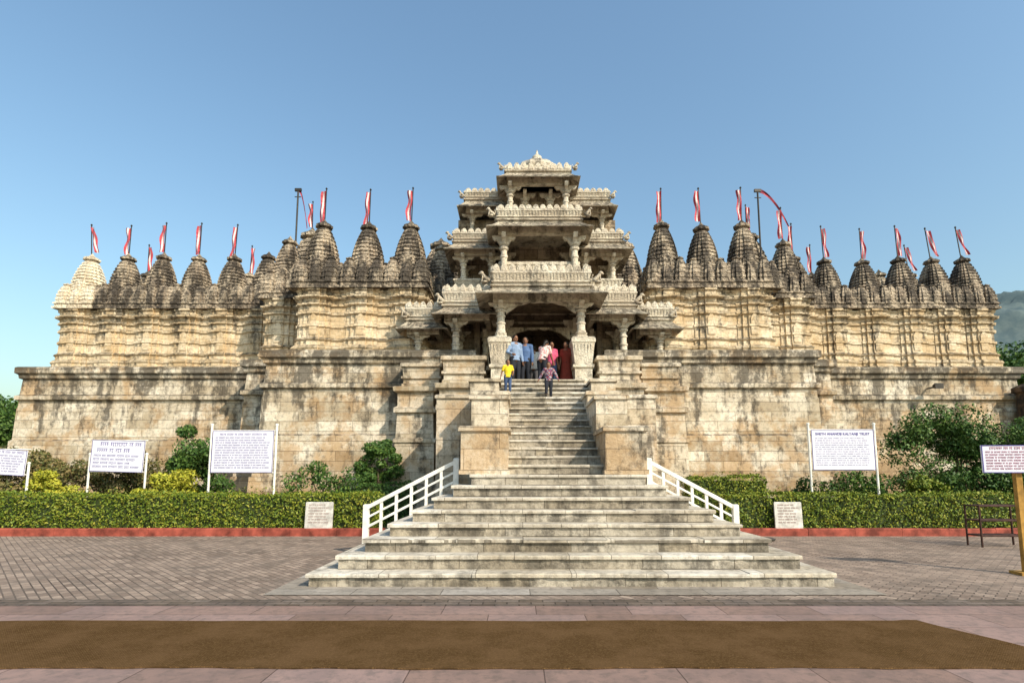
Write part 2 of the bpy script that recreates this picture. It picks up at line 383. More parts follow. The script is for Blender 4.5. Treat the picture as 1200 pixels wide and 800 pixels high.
def column(x,y,z0,z1,r,br=.42,mat=None,parent=None):
    mat=mat or M_PARA
    H=z1-z0; b=MB()
    P=lambda l:[(z0+H*t,r*q) for t,q in l]
    b.revolve(x,y,P([(0,1.35),(.08,1.35),(.1,1.1),(.15,1.3),(.18,1.0),(.22,1.0)]),16,square=True)
    b.revolve(x,y,P([(.215,.95),(.4,.9),(.42,1.08),(.45,1.08),(.47,.85),(.6,.82),(.62,1.02),(.65,1.02),(.67,.8),(.74,.78),(.76,1.15),(.79,1.25),(.82,.9),(.845,1.3),(.87,1.3)]),16)
    zt=z1; zb=z0+H*.865
    for dx,dy in ((1,0),(-1,0),(0,1),(0,-1)):
        w=r*.55
        px,py=-dy*w,dx*w
        prof=[(0,zb),(r*1.3,zb),(r*1.9,zb+(zt-zb)*.45),(br*.8,zb+(zt-zb)*.4),(br,zb+(zt-zb)*.8),(br,zt),(0,zt)]
        A=[(x+dx*d+px,y+dy*d+py,z) for d,z in prof]; B=[(x+dx*d-px,y+dy*d-py,z) for d,z in prof]; n=len(prof)
        b.add(A+B,[tuple(range(n)),tuple(range(2*n-1,n-1,-1))]+[(i,(i+1)%n,n+(i+1)%n,n+i) for i in range(n)])
    return b.obj('column',mat,parent or PO)
def lobes(b,x0,x1,y0,y1,z0,w=.3,h=.3,t=.05,sides=True):
    def one(cx,cy,ax):
        prof=[(math.cos(math.pi*k/10)*w*.47,math.sin(math.pi*k/10)*h) for k in range(11)]
        def V(u,v,s,k=1): return (cx+u*k,cy+s,z0+v*k) if ax==0 else (cx+s,cy+u*k,z0+v*k)
        b.loft([[V(u,v,-t) for u,v in prof],[V(u,v,t) for u,v in prof]])
        pr=[(u*.62,v*.62+.02) for u,v in prof]
        b.loft([[V(u,v,-t*1.6) for u,v in pr],[V(u*1.2,v*1.15,-t*.9) for u,v in pr]])
        b.ell((cx,cy,z0+h*1.02),(.022,.022,.025),6,4)
    n=max(1,round((x1-x0)/w))
    for i in range(n): one(x0+(i+.5)*(x1-x0)/n,y0,0)
    if sides:
        m=max(1,round((y1-y0)/w))
        for i in range(m):
            for x in (x0,x1): one(x,y0+(i+.6)*(y1-y0)/m,1)
def lion(x,y,z,s,face=-1,parent=None):
    s*=.85
    b=MB()
    b.box(x-s*.22,x+s*.22,y-s*.3,y+s*.3,z,z+s*.12)
    b.tube([(x-face*s*.25,y,z+s*.28),(x,y,z+s*.5),(x+face*s*.18,y,z+s*.72)],[s*.2,s*.19,s*.15],8)
    b.ell((x+face*s*.3,y,z+s*.88),(s*.2,s*.16,s*.18),8,6); b.ell((x+face*s*.47,y,z+s*.82),(s*.1,s*.09,s*.08),6,5)
    for q in (-.1,.1): b.tube([(x+face*s*.2,y+q*s,z+s*.55),(x+face*s*.27,y+q*s,z+s*.12)],[s*.07,s*.06],6)
    b.tube([(x-face*s*.35,y,z+s*.2),(x-face*s*.5,y,z+s*.5),(x-face*s*.38,y,z+s*.75)],[s*.05,s*.04,s*.04],6)
    return b.obj('lion_statue',M_PORT,parent or PO,True)
def tier(x0,x1,y0,y1,ze,cols,out=.45,par=.5,r=.14,lw=.26):
    b=MB(); R=lambda o,z:rect(x0,x1,y0,y1,o,z)
    b.loft([R(-.02,ze+.28),R(out*.5,ze+.13),R(out,ze+.01),R(out+.02,ze+.035),R(out*.5,ze+.165),R(.02,ze+.32)])
    n=int((x1-x0+2*out)/.16)
    for i in range(n):
        u=(i+.5)/n; xe=x0-out+(x1-x0+2*out)*u; xi=x0+(x1-x0)*u
        b.tube([(xe,y0-out,ze+.03),((xe+xi)/2,y0-out*.5,ze+.17),(xi,y0-.02,ze+.315)],.014,5,round_=False)
    b.obj('eave',M_PORT,PO)
    b=MB(); t=.2
    b.box(x0+.03,x1-.03,y0+.03,y0+t,ze-.1,ze+.3); b.box(x0+.03,x0+t,y0+t+.002,y1,ze-.098,ze+.3); b.box(x1-t,x1-.03,y0+t+.002,y1,ze-.098,ze+.3)
    b.loft([R(.0,ze+.31),R(.0,ze+.39),R(.06,ze+.41),R(.06,ze+.46),R(.0,ze+.49)])
    b.obj('cornice',M_PORT,PO)
    zb=ze+.492
    if par>.35:
        slant(x0,x1,y0,y1,zb,par*.6,PO,fl=.05,rib=.11); zl=zb+par*.6; hl=par*.36; o=.0
    else: zl=zb; hl=par; o=0
    b=MB(); lobes(b,x0-o,x1+o,y0-o+.06,y1,zl-.005,lw,hl); b.obj('merlon_row',M_PARA,PO)
    for c in cols: column(c[0],c[1],c[2],ze-.08,r)
    return zb
for sx in (-1,1):
    b=MB(); x=sx*1.36; y=18.0
    R=lambda o,z:rect(x-.30,x+.30,y-.36,y+.36,o,z)
    b.loft([R(.04,4.5),R(.04,4.62),R(-.02,4.66),R(-.02,5.0),R(.04,5.04),R(.04,5.12),R(-.02,5.16),R(.06,5.82),R(.09,5.86),R(.09,5.98),R(.04,6.04)])
    for i in range(6):
        xx=x-.26+i*.104
        b.add([(xx-.022,y-.32,5.17),(xx+.022,y-.32,5.17),(xx+.022,y-.45,5.81),(xx-.022,y-.45,5.81),(xx,y-.2,5.17),(xx,y-.35,5.81)],[(0,1,2,3),(0,3,5,4),(1,4,5,2)])
    b.obj('pedestal',M_PARA,PO)
tier(-1.62,1.62,17.7,20.4,7.35,[(-1.33,18.0,6.04),(1.33,18.0,6.04),(-1.33,20.1,4.5),(1.33,20.1,4.5)],out=.5,par=.72,r=.15)
tier(-1.5,1.5,18.9,21.5,10.2,[(-1.27,19.15,8.0),(1.27,19.15,8.0),(-1.27,20.7,8.0),(1.27,20.7,8.0)],out=.38,par=.55,r=.14)
tier(-1.22,1.22,19.9,22.3,12.62,[(-1.06,20.1,10.8),(1.06,20.1,10.8),(-.5,20.7,10.8),(.5,20.7,10.8)],out=.34,par=.3,r=.12)
slant(-1.4,1.4,19.3,20.9,8.6,.62,PO,rib=.11)
slant(-1.15,1.15,20.25,20.9,10.85,.55,PO,rib=.11)
for sx in (-1,1):
    def W(a,c,*args,**k):
        x0,x1=sorted((sx*a,sx*c)); return tier(x0,x1,*args,**k)
    W(1.75,3.4,19.0,21.1,7.08,[(sx*2.97,19.25,5.5),(sx*2.97,20.7,5.5),(sx*2.0,20.7,5.5)],out=.36,par=.75,r=.14)
    W(3.6,4.82,19.55,21.15,6.72,[(sx*4.4,19.8,5.4),(sx*4.4,20.7,5.4)],out=.32,par=.65,r=.13)
    W(1.62,3.22,20.2,22.0,9.95,[(sx*2.86,20.45,8.4),(sx*2.86,21.4,8.4),(sx*1.8,20.45,8.4)],out=.32,par=.5,r=.11)
    W(1.35,2.88,21.0,22.9,12.05,[(sx*2.6,21.25,10.8),(sx*1.6,21.25,10.8),(sx*2.6,22.6,10.8)],out=.28,par=.45,r=.10)
    x0,x1=sorted((sx*1.55,sx*3.3)); slant(x0,x1,20.1,21.9,7.95,.6,PO)
    b=MB(); b.box(x0,x1,20.3,21.9,7.3,7.94); b.obj('storey_block',M_PORT,PO)
    x0,x1=sorted((sx*1.6,sx*3.15)); slant(x0,x1,20.32,21.5,8.56,.4,PO)
    x0,x1=sorted((sx*1.5,sx*2.9)); slant(x0,x1,21.0,22.6,10.45,.5,PO)
    lion(sx*1.85,17.62,7.84,.45,sx); lion(sx*1.72,18.75,10.68,.38,sx); lion(sx*1.4,19.8,13.05,.32,sx)
    lion(sx*3.5,19.0,7.56,.45,sx); lion(sx*4.85,19.5,7.2,.45,sx); lion(sx*3.35,20.1,10.42,.36,sx); lion(sx*3.0,20.9,12.5,.34,sx)
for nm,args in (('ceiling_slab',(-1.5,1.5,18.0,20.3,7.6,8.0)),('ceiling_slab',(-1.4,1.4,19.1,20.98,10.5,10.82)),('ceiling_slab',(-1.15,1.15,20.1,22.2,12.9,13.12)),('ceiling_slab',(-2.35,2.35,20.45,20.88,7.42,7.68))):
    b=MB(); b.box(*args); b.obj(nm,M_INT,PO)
b=MB(); b.loft([rect(-1.08,1.08,20.05,22.1,o,z) for z,o in ((13.1,0),(13.22,.0),(13.25,-.10),(13.38,-.12),(13.42,-.22),(13.52,-.24))])
b.revolve(0,21.1,[(13.5,.86),(13.62,.90),(13.76,.84),(13.90,.66),(14.0,.40),(14.03,.30),(14.10,.32),(14.14,.30),(14.16,.12),(14.22,.18),(14.32,.19),(14.40,.1),(14.44,.06),(14.62,.02)],28,lobe=.035)
b.obj('crowning_roof',M_PARA,PO)
for zz,yy,xm in ((7.38,18.0,1.16),(7.0,20.1,1.16)):
    b=MB(); n=20; outer=[]; inner=[]
    for i in range(n+1):
        t=i/n; x=-xm+2*xm*t; a=abs(2*t-1)
        zi=zz-.05-.42*a**3-.05*abs(math.sin(t*math.pi*6)); outer.append((x,zz)); inner.append((x,zi))
    pr=outer+inner[::-1]
    b.loft([[(x,yy-.06,z) for x,z in pr],[(x,yy+.06,z) for x,z in pr]]); b.obj('arch',M_PORT,PO)
# the core of the ground storey leaves the hall open: rebuild it as side masses
me=PO.data; bm=bmesh.new(); bm.from_mesh(me)
bmesh.ops.delete(bm,geom=[v for v in bm.verts if abs(abs(v.co.x)-4.75)<.01 or abs(abs(v.co.x)-3.2)<.01],context='VERTS'); bm.to_mesh(me); bm.free()
for sx in (-1,1):
    x0,x1=sorted((sx*2.4,sx*4.75)); b=MB(); b.box(x0,x1,20.9,24,5.7,7.9); b.obj('storey_block',M_CORE,PO)
b=MB(); b.box(-3.2,3.2,21.6,24.5,7.92,11.9); b.obj('storey_block',M_CORE,PO)
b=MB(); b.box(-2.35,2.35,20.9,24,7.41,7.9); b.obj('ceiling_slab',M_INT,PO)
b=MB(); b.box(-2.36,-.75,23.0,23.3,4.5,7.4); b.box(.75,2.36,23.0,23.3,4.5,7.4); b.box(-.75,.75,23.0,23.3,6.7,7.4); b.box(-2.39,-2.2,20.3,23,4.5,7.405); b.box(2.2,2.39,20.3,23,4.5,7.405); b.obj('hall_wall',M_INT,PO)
b=MB(); b.box(-.8,.8,23.35,23.45,4.5,6.8); b.obj('door',plain('dark_wood_door',(.05,.025,.015),.6,.3),PO)
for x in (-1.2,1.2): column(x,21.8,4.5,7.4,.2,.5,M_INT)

# ------------------------------------------------------------ shrines and spires
def ratha(s=.1,simple=False):
    if simple: q=[(1,.4),(1-s,.4),(1-s,1-s),(.4,1-s),(.4,1)]
    else: q=[(1,.28),(1-s*.7,.28),(1-s*.7,.56),(1-s*1.5,.56),(1-s*1.5,.8),(1-s*2.2,1-s*2.2),(.8,1-s*1.5),(.56,1-s*1.5),(.56,1-s*.7),(.28,1-s*.7),(.28,1)]
    pts=list(q)
    pts+=[(-y,x) for x,y in q]; pts+=[(-x,-y) for x,y in q]; pts+=[(y,-x) for x,y in q]
    return pts
PL=ratha(.12); PS=ratha(.18,True); PM=ratha(.17)
def shik(b,cx,cy,z0,R,H,n,plan,mi=0,full=True):
    rings=[]; top_=z0+H*.85
    dz=(top_-z0)/n
    for i in range(n):
        for (f,k) in ((0,1.0),(.58,1.0),(.66,.925),(.97,.92)):
            t=(i+f)/n; r=R*(1-.02*t-.60*t**2.7)
            rings.append([(cx+x*r*k,cy+y*r*k,z0+dz*(i+f)) for x,y in plan])
    b.loft(rings,mi)
    b.revolve(cx,cy,[(top_-.01,R*.32),(top_+H*.02,R*.28)],12,mi)
    z=top_+H*.012; h=H*.055
    b.revolve(cx,cy,[(z,R*.30),(z+h*.3,R*.46),(z+h*.9,R*.46),(z+h*1.4,R*.30),(z+h*1.5,R*.14)],20 if full else 10,mi,lobe=.07)
    z+=h*1.45
    if full: b.revolve(cx,cy,[(z,R*.12),(z+H*.012,R*.18),(z+H*.03,R*.15),(z+H*.035,R*.09),(z+H*.045,R*.09),(z+H*.075,R*.02)],10,mi)
    else: b.revolve(cx,cy,[(z,R*.12),(z+H*.02,R*.12),(z+H*.05,R*.02)],8,mi)
def spire_mesh(R=.74,H=2.6,name='spire'):
    b=MB(); shik(b,0,0,0,R*.86,H,14,PM)
    for dx,dy in ((1,0),(-1,0),(0,1),(0,-1)):
        shik(b,dx*R*.44,dy*R*.44,-.004,R*.52,H*.60,8,PS,full=False)
        shik(b,dx*R*.78,dy*R*.78,-.008,R*.32,H*.32,4,PS,full=False)
    for dx in (-1,1):
        for dy in (-1,1):
            shik(b,dx*R*.68,dy*R*.68,-.012,R*.42,H*.40,5,PS,full=False)
    b.loft([rect(-R,R,-R,R,o,z) for z,o in ((-.25,.08),(-.16,.08),(-.14,.02),(-.05,.02),(-.03,.06),(.03,.06))])
    return b.obj(name,M_SPIRE,T)
proto=spire_mesh(); dark_mesh=proto.data
clean_mesh=dark_mesh.copy(); clean_mesh.materials[0]=M_SPIREL
SH_PROF=[(0,.26),(.14,.26),(.18,.17),(.26,.17),(.33,.22),(.42,.17),(.46,.08),(.60,.08),(.66,.15),(.74,.05),(.8,.02),(1.12,.01),(1.16,.07),(1.24,.07),(1.27,.01),(1.60,0),(1.65,.08),(1.73,.08),(1.77,.01),(1.95,.01),(1.99,.1),(2.05,.1),(2.09,.03),(2.2,.06),(2.26,.2),(2.31,.21),(2.36,.06),(2.5,.06),(2.54,.12),(2.62,.12),(2.66,.0)]
def shrine_mesh():
    b=MB(); w=.70
    b.loft([[(x*(w+o),y*(w+o),z) for x,y in PL] for z,o in SH_PROF])
    b.loft([[(x,-w-.05,z) for x,z in ((-.14,.85),(.14,.85),(.14,1.5),(0,1.68),(-.14,1.5))],[(x,-w+.05,z) for x,z in ((-.14,.85),(.14,.85),(.14,1.5),(0,1.68),(-.14,1.5))]])
    return b.obj('shrine_wall',M_SHR,T)
shp=shrine_mesh()
spires=[]
cnt=[0]
def shrine(x,y,z0=5.88,s=1.0,spire_s=1.0,clean=False,wallh=1.0,sh=None):
    i=cnt[0]; cnt[0]+=1
    j=(i%3)*.004
    if i==0: w=shp; sp=proto
    else:
        w=shp.copy(); COL.objects.link(w); sp=proto.copy(); COL.objects.link(sp); sp.data=dark_mesh
        if 'label' in sp: del sp['label']
    w.parent=T; w.location=(x,y+j,z0+j); w.scale=(s,s,wallh)
    sp.parent=T; zs=z0+2.66*wallh+.2+j; hs=(sh or spire_s)*random.uniform(.97,1.03)
    sp.location=(x,y+j,zs); sp.scale=(spire_s*s,spire_s*s,hs)
    sp.rotation_euler=(0,0,random.choice([0,1,2,3])*math.pi/2)
    if clean:
        sp.data=clean_mesh; sp['label']='clean cream stone spire'
    topz=zs+hs*2.6
    spires.append((x,y,topz)); return sp
for k,x in enumerate((-19.45,-17.85,-16.3,-14.75,-13.2)): shrine(x,23.4,clean=(k==0),spire_s=1.04 if k==0 else 1.0,sh=.95)
for x in (12.65,14.3,15.9,17.35,18.7): shrine(x,23.4,spire_s=.99,sh=.89)
shrine(-10.2,22.0,sh=.98); shrine(10.2,22.0,sh=.98)
for x in (-8.35,-6.6,-4.95): shrine(x,20.75,spire_s=1.06,sh=1.05)
for x in (4.85,6.4,8.0): shrine(x,20.75,spire_s=1.02,sh=1.03)
shrine(-11.7,23.4,sh=.95); shrine(11.3,23.4,sh=.92)
for x in (-7.4,-5.7,-4.1,4.0,5.6,7.2): shrine(x,23.2,wallh=1.1)
for x in (-18.9,-16.3,-13.9,13.6,16.9,18.4): shrine(x,26.2,wallh=1.05)
def big(x,y,sc):
    sp=shrine(x,y,s=1.5,wallh=1.25)
    sp.scale=(1.8,1.8,1.6*sc); spires[-1]=(x,y,sp.location.z+2.6*1.6*sc)
big(-11.0,26.4,1.04); big(10.6,26.4,1.02); big(-4.6,26.5,.92); big(4.4,26.5,.92)
for (x0,x1,y) in ((-20.1,-10.6,22.84),(10.6,19.3,22.84),(-9.0,-4.3,20.19),(4.2,8.7,20.19),(-10.75,-9.1,21.45),(9.1,10.75,21.45)):
    wall('shrine_wall',x0,x1,y,y+6 if abs(x0)>12 or abs(x1)>12 else y+8,[(z*.985+5.87,o*.8-.02) for z,o in SH_PROF],M_SHR)
def tur_mesh():
    b=MB(); shik(b,0,0,0,.22,.8,5,PS,full=False); b.loft([rect(-.24,.24,-.24,.24,o,z) for z,o in ((-.3,.03),(-.1,.03),(-.08,0),(.01,0))]); return b.obj('turret',M_SPIRE,T)
tp=tur_mesh(); first=True
for xs,y in (((-18.65,-17.08,-15.53,-13.98,-12.45),22.9),((13.48,15.1,16.62,18.02,11.95),22.9),((-7.48,-5.78,-9.15),20.26),((5.62,7.2,8.85),20.26)):
    for x in xs:
        o=tp if first else tp.copy()
        if not first: COL.objects.link(o)
        first=False; o.parent=T; o.location=(x,y,8.82); k=random.uniform(.9,1.1); o.scale=(1,1,k)
fl=empty('floodlight',(15.6,21.6,5.0),'small dark floodlight bracketed to the terrace wall','floodlight')
b=MB(); b.tube([(0,.35,0),(0,.0,0),(0,-.1,.05)],.03,6); b.obj('bracket',M_POLE,fl)
b=MB(); b.loft([[(-.16,-.32,-.1),(.16,-.32,-.1),(.16,-.32,.12),(-.16,-.32,.12)],[(-.1,-.08,-.05),(.1,-.08,-.05),(.1,-.08,.08),(-.1,-.08,.08)]]); b.obj('lamp_housing',M_POLE,fl)

# ------------------------------------------------------------ flags
def flag(x,y,z,kind=0):
    e=empty('temple_flag',(x,y,z),'red and white cloth streamer on a pole above a spire','flag','flags on the temple spires')
    b=MB(); H=random.uniform(1.25,1.4); lean=random.uniform(-.04,.04) if kind==0 else -.12*kind
    b.tube([(0,0,-.35),(lean*H,0,H+.1)],.024,6); b.revolve(lean*H,0,[(H+.08,.025),(H+.12,.045),(H+.17,.01)],8); b.obj('pole',M_POLE,e)
    b=MB(); n=14; L=random.uniform(1.2,1.35); dirx=random.choice((-1,1)) if kind==0 else kind; w0=random.uniform(.19,.23)
    rows=[]; sway=random.uniform(.0,.03) if kind==0 else random.uniform(.10,.2)
    for i in range(n+1):
        t=i/n; z0=H-L*t*(1 if kind==0 else .95); cx=lean*H*(1-t)+dirx*(sway*t**1.2+.010*math.sin(t*9+x))
        w=w0*(.75+.25*math.sin(t*5+x)**2)
        rows.append([(cx+dirx*w*u,-.03+.04*math.sin(u*5+t*6+x),z0) for u in (0,.34,.66,1)])
    for i in range(n):
        for k in range(3):
            b.add([rows[i][k],rows[i][k+1],rows[i+1][k+1],rows[i+1][k]],[(0,1,2,3)],0 if k!=1 else 1)
    b.obj('cloth',[M_FR,M_FW],e,True)
for i,(x,y,z) in enumerate(spires):
    if i in (10,18,20,21,22,23,24,25,27,30,34,35): continue
    flag(x,y,z-.08,kind=1 if i in (8,9,31,0) else 0)
def mast(x,y,z0,H,d):
    e=empty('flag_mast',(x,y,z0),'tall dark mast with a long curling red streamer','flag mast','tall masts on the temple')
    b=MB(); b.tube([(0,0,-2),(0,0,H)],.045,8); b.box(-.16,.16,-.05,.05,H-.06,H+.08); b.tube([(-.14,0,H-.35),(.14,0,H-.35)],.025,6); b.obj('pole',M_POLE,e)
    b=MB(); rows=[]
    for i in range(15):
        t=i/14; cx=d*(.1+1.35*t); z=H-.0-.1*math.sin(t*3)-1.9*t**2; rows.append([(cx,0,z+.1),(cx+d*.03,.05*math.sin(t*8),z),(cx+d*.0,0,z-.1)])
    for i in range(14):
        for k in range(2): b.add([rows[i][k],rows[i][k+1],rows[i+1][k+1],rows[i+1][k]],[(0,1,2,3)],(0,1)[(i//2)%2] if k else 0)
    b.obj('cloth',[plain('dark_red_cloth',(.22,.03,.05),.8),M_FR],e,True)
mast(-11.6,25.9,12.6,2.9,.35); mast(10.9,25.6,12.6,2.7,1.0)

# ------------------------------------------------------------ boundary walls
b=MB(); b.loft([rect(18.95,40,21.35,21.75,o,z) for z,o in ((0,.2),(.6,.2),(.65,.05),(4.75,.0),(4.8,.1),(4.98,.1),(5.12,-.1))])
top(b.obj('boundary_wall',stone('shade_brown_wall',(.22,.15,.095),(.15,.10,.065),(.09,.07,.045),streak=.5,up=.6,course=(.9,.3,.012))),'weathered block wall joining the terrace, shade painted as dark brown','wall')  # dark brown base colours carry the shade on this wall
b=MB(); b.loft([rect(-40,-21.7,25,25.6,o,z) for z,o in ((0,.2),(3.0,.0),(3.05,.1),(3.25,.1))])
top(b.obj('boundary_wall',M_INT),'low dark stone wall beside the temple','wall')

for x0,x1 in ((-30,-4.25),(4.35,30)):
    b=MB(); n=int((x1-x0)/1.2)
    for i in range(n):
        a=x0+i*(x1-x0)/n; c=x0+(i+1)*(x1-x0)/n-.006
        b.bbox(a,c,14.7+random.uniform(-.006,.006),14.9,0,.2+random.uniform(-.006,.006),.02)
    structure(b.obj('kerb',M_RED))
    sheet('planting_bed',x0,x1,14.9,21.6,.05,M_EARTH)

# ------------------------------------------------------------ vegetation
def leaf_mesh(name,pts,nrm,size,mat,parent=None,jit=.9):
    n=len(pts); d=nrm+rng.normal(0,jit,(n,3)); d/=np.linalg.norm(d,axis=1)[:,None]+1e-9
    a=np.cross(d,rng.normal(0,1,(n,3))); a/=np.linalg.norm(a,axis=1)[:,None]+1e-9; c=np.cross(d,a)
    s=size*rng.uniform(.6,1.3,(n,1)); a=a*s; c=c*s*.55
    V=np.empty((n,4,3)); V[:,0]=pts-a; V[:,1]=pts+c; V[:,2]=pts+a; V[:,3]=pts-c
    me=bpy.data.meshes.new(name); me.vertices.add(n*4); me.vertices.foreach_set('co',V.reshape(-1))
    me.loops.add(n*4); me.loops.foreach_set('vertex_index',np.arange(n*4,dtype=np.int32))
    me.polygons.add(n); me.polygons.foreach_set('loop_start',np.arange(0,n*4,4,dtype=np.int32)); me.polygons.foreach_set('loop_total',np.full(n,4,dtype=np.int32))
    me.update(); me.validate(); me.materials.append(mat); return link(name,me,parent)
def hedge(x0,x1,y0,y1,h,label,mat=L_HEDGE,dens=900,size=.035):
    e=empty('hedge',((x0+x1)/2,(y0+y1)/2,0),label,'hedge','clipped hedges along the court')
    ox,oy=(x0+x1)/2,(y0+y1)/2
    b=MB(); n=int((x1-x0)/.25); rings=[]
    for i in range(n+1):
        x=x0+.05+(x1-x0-.1)*i/n-ox; k=random.uniform(-.02,.02)
        rings.append([(x,y0+.06-oy+k,.02),(x,y0+.06-oy-k,h-.08+k),(x,y1-.06-oy,h-.08-k),(x,y1-.06-oy,.02)])
    b.loft(rings); b.obj('hedge_core',M_HEDGEC,e)
    L=x1-x0; D=y1-y0; P=[];Nn=[]
    for (area,fn,nv) in ((L*h,lambda u,v:(x0+L*u-ox,y0-oy+0*u,h*v),(0,-1,0)),(L*D,lambda u,v:(x0+L*u-ox,y0-oy+D*v,h+0*u),(0,0,1)),(D*h,lambda u,v:(x0-ox+0*u,y0-oy+D*u,h*v),(-1,0,0)),(D*h,lambda u,v:(x1-ox+0*u,y0-oy+D*u,h*v),(1,0,0))):
        k=int(area*dens); u=rng.random(k); v=rng.random(k); p=np.stack(fn(u,v),1)
        off=.05*np.sin(p[:,0]*2.3)*np.sin(p[:,0]*.9+1)+.03*np.sin(p[:,0]*11+p[:,2]*7)*np.sin(p[:,2]*9)+rng.normal(0,.028,k)
        p=p+np.array(nv)*off[:,None]; P.append(p); Nn.append(np.tile(np.array(nv,float),(k,1)))
    k=int(L*50); p=np.stack([x0-ox+L*rng.random(k),y0-oy+D*rng.random(k),h+rng.random(k)**2*.22],1); P.append(p); Nn.append(np.tile([0,0,1.],(k,1)))
    leaf_mesh('foliage',np.concatenate(P),np.concatenate(Nn),size,mat,e,.8)
hedge(-26,-4.55,14.95,15.75,1.05,'long clipped yellow-green hedge behind a red kerb')
hedge(4.75,26,14.95,15.75,1.05,'long clipped yellow-green hedge behind a red kerb')
hedge(4.3,6.6,16.6,17.3,1.5,'short clipped hedge beside the temple steps',L_HEDGE)
hedge(-5.6,-4.0,16.8,17.4,1.3,'short clipped hedge beside the temple steps',L_DARK)
def bush(x,y,rx,ry,h,mat,label,n=9000,size=.05,z0=.0,clumps=26,cat='bush',nm='bush',thin=1,zb=.12):
    e=empty(nm,(x,y,z0),label,cat)
    b=MB(); C=[]
    for i in range(clumps):
        a=rng.random()*6.28; q=rng.random()**.5; zz=zb+(1-zb)*rng.random()
        k=math.sqrt(max(.08,1-(zz-.45)**2/.42))
        C.append((math.cos(a)*q*rx*k,math.sin(a)*q*ry*k,h*zz*rng.uniform(.85,1.08)))
    for i in range(min(12,clumps)):
        c=Vector(C[i]); m=Vector((c.x*.35+rng.normal(0,.05),c.y*.35,c.z*.45))
        b.tube([(0,0,-.05),tuple(m),tuple(c)],[.03*h/2+.015,.02*h/2+.01,.008],6)
    b.obj('trunk',M_BARK,e)
    P=[];Q=[]
    for c in C:
        k=int(n/clumps*rng.uniform(.5,1.5)); d=rng.normal(0,1,(k,3)); d/=np.linalg.norm(d,axis=1)[:,None]
        r=rng.uniform(.45,1.15,(k,1))**.6*rng.uniform(.5,1.1)*min(rx,h*.5)*.38*thin
        p=np.array(c)+d*r*np.array([1.15,1.1,.85]); p[:,2]=np.maximum(p[:,2],.03); P.append(p); Q.append(d)
    leaf_mesh('crown',np.concatenate(P),np.concatenate(Q),size,mat,e,.7)
bush(-10.9,17.6,1.0,.7,2.9,L_DARK,'tall dark green shrub behind the hedge',13000,clumps=34)
bush(-13.9,18.0,2.0,.7,2.3,L_BROWN,'dry brownish-green shrubs behind the hedge',17000,clumps=46)
bush(-16.9,18.3,1.9,.7,2.3,L_BROWN,'dry reddish-brown shrubs against the terrace wall',15000,clumps=40)
bush(-11.2,16.4,.85,.45,1.75,L_YEL,'bright yellow-green shrub at the hedge',9000)
bush(-14.3,16.3,.7,.45,1.5,L_YEL,'bright yellow-green shrub at the hedge',6000)
bush(-6.7,17.2,1.1,.5,1.9,L_DARK,'low sparse green plant near the wall',4500,clumps=20)
bush(-5.3,18.0,.65,.45,2.9,L_DARK,'dark green shrub growing against the stone base',9000,clumps=30)
bush(13.3,17.9,2.3,.9,3.3,L_DARK,'large dense dark green bush by the terrace wall',30000,clumps=65)
bush(16.0,17.7,2.1,.9,3.2,L_DARK,'large dense dark green bush by the terrace wall',26000,clumps=54)
bush(11.3,16.5,.6,.4,1.45,L_HEDGE,'small clipped green shrub',4500)
bush(9.7,17.0,1.3,.4,1.75,L_DARK,'low green plants under the notice board',6500,clumps=24)
bush(7.6,16.9,.8,.4,1.35,L_DARK,'low green plants near the hedge',4000)
bush(26.5,30,3.2,2,8.0,L_DARK,'leafy tree behind the boundary wall',16000,size=.11,clumps=40,cat='tree',nm='tree',zb=.4)
bush(33,34,4,2,8.4,L_HEDGE,'leafy tree behind the boundary wall',18000,size=.12,clumps=40,cat='tree',nm='tree',zb=.4)
bush(-31,32,4,2,5.6,L_DARK,'leafy tree beyond the low wall',14000,size=.12,clumps=40,cat='tree',nm='tree',zb=.3)
bush(-24,23.6,1.8,1.0,4.4,L_DARK,'leafy green tree in front of the low wall',16000,size=.07,clumps=40,cat='tree',nm='tree',zb=.3)

def hill(name,cx,cy,rx,ry,H,seed):
    r=np.random.default_rng(seed); n=110; b=MB(); vs=[]
    ph=r.random(12)*6.28
    for j in range(n+1):
        for i in range(n+1):
            u=(i/n*2-1); v=(j/n*2-1); d=max(0,1-(u*u+v*v))
            z=H*d**.8*(1+.05*math.sin(u*7+ph[0])+.03*math.sin(u*17+v*9+ph[1])+.012*math.sin(u*41+v*23+ph[2]))+ (r.normal(0,H*.006) if d>0 else 0)
            vs.append((cx+u*rx,cy+v*ry,z-2))
    fs=[(j*(n+1)+i,j*(n+1)+i+1,(j+1)*(n+1)+i+1,(j+1)*(n+1)+i) for j in range(n) for i in range(n)]
    b.add(vs,fs); structure(b.obj(name,M_HILL,None,True))
hill('hill',610,700,400,200,222,3)
hill('hill',-560,620,330,160,62,5)

# ------------------------------------------------------------ signs
def words(b,x0,x1,z,h,y,mi,bar=False,center=False):
    x=x0+(random.uniform(0,.12)*(x1-x0) if center else 0); xe=x1-random.uniform(0,.12)*(x1-x0)
    while x<xe:
        n=random.randint(2,8); w=h*.6
        if x+n*w>x1: break
        for i in range(n):
            k=random.randint(0,4); xx=x+i*w; t=h*.13
            if k!=4: b.box(xx+t,xx+t*2,y,y+.002,z,z+h,mi)
            if k in (0,2): b.box(xx+t*2,xx+w*.8,y,y+.002,z+h*.40,z+h*.54,mi)
            if k in (1,4): b.tube([(xx+w*(.5+.25*math.cos(q)),y+.001,z+h*(.4+.3*math.sin(q))) for q in (0,1,2,3,4,5)],h*.06,4,mi,round_=False)
            if k==3: b.box(xx+w*.2,xx+w*.8,y,y+.002,z,z+h*.14,mi)
        if bar: b.box(x,x+n*w,y-.0005,y+.002,z+h*.88,z+h*1.02,mi)
        x+=n*w+h*.5
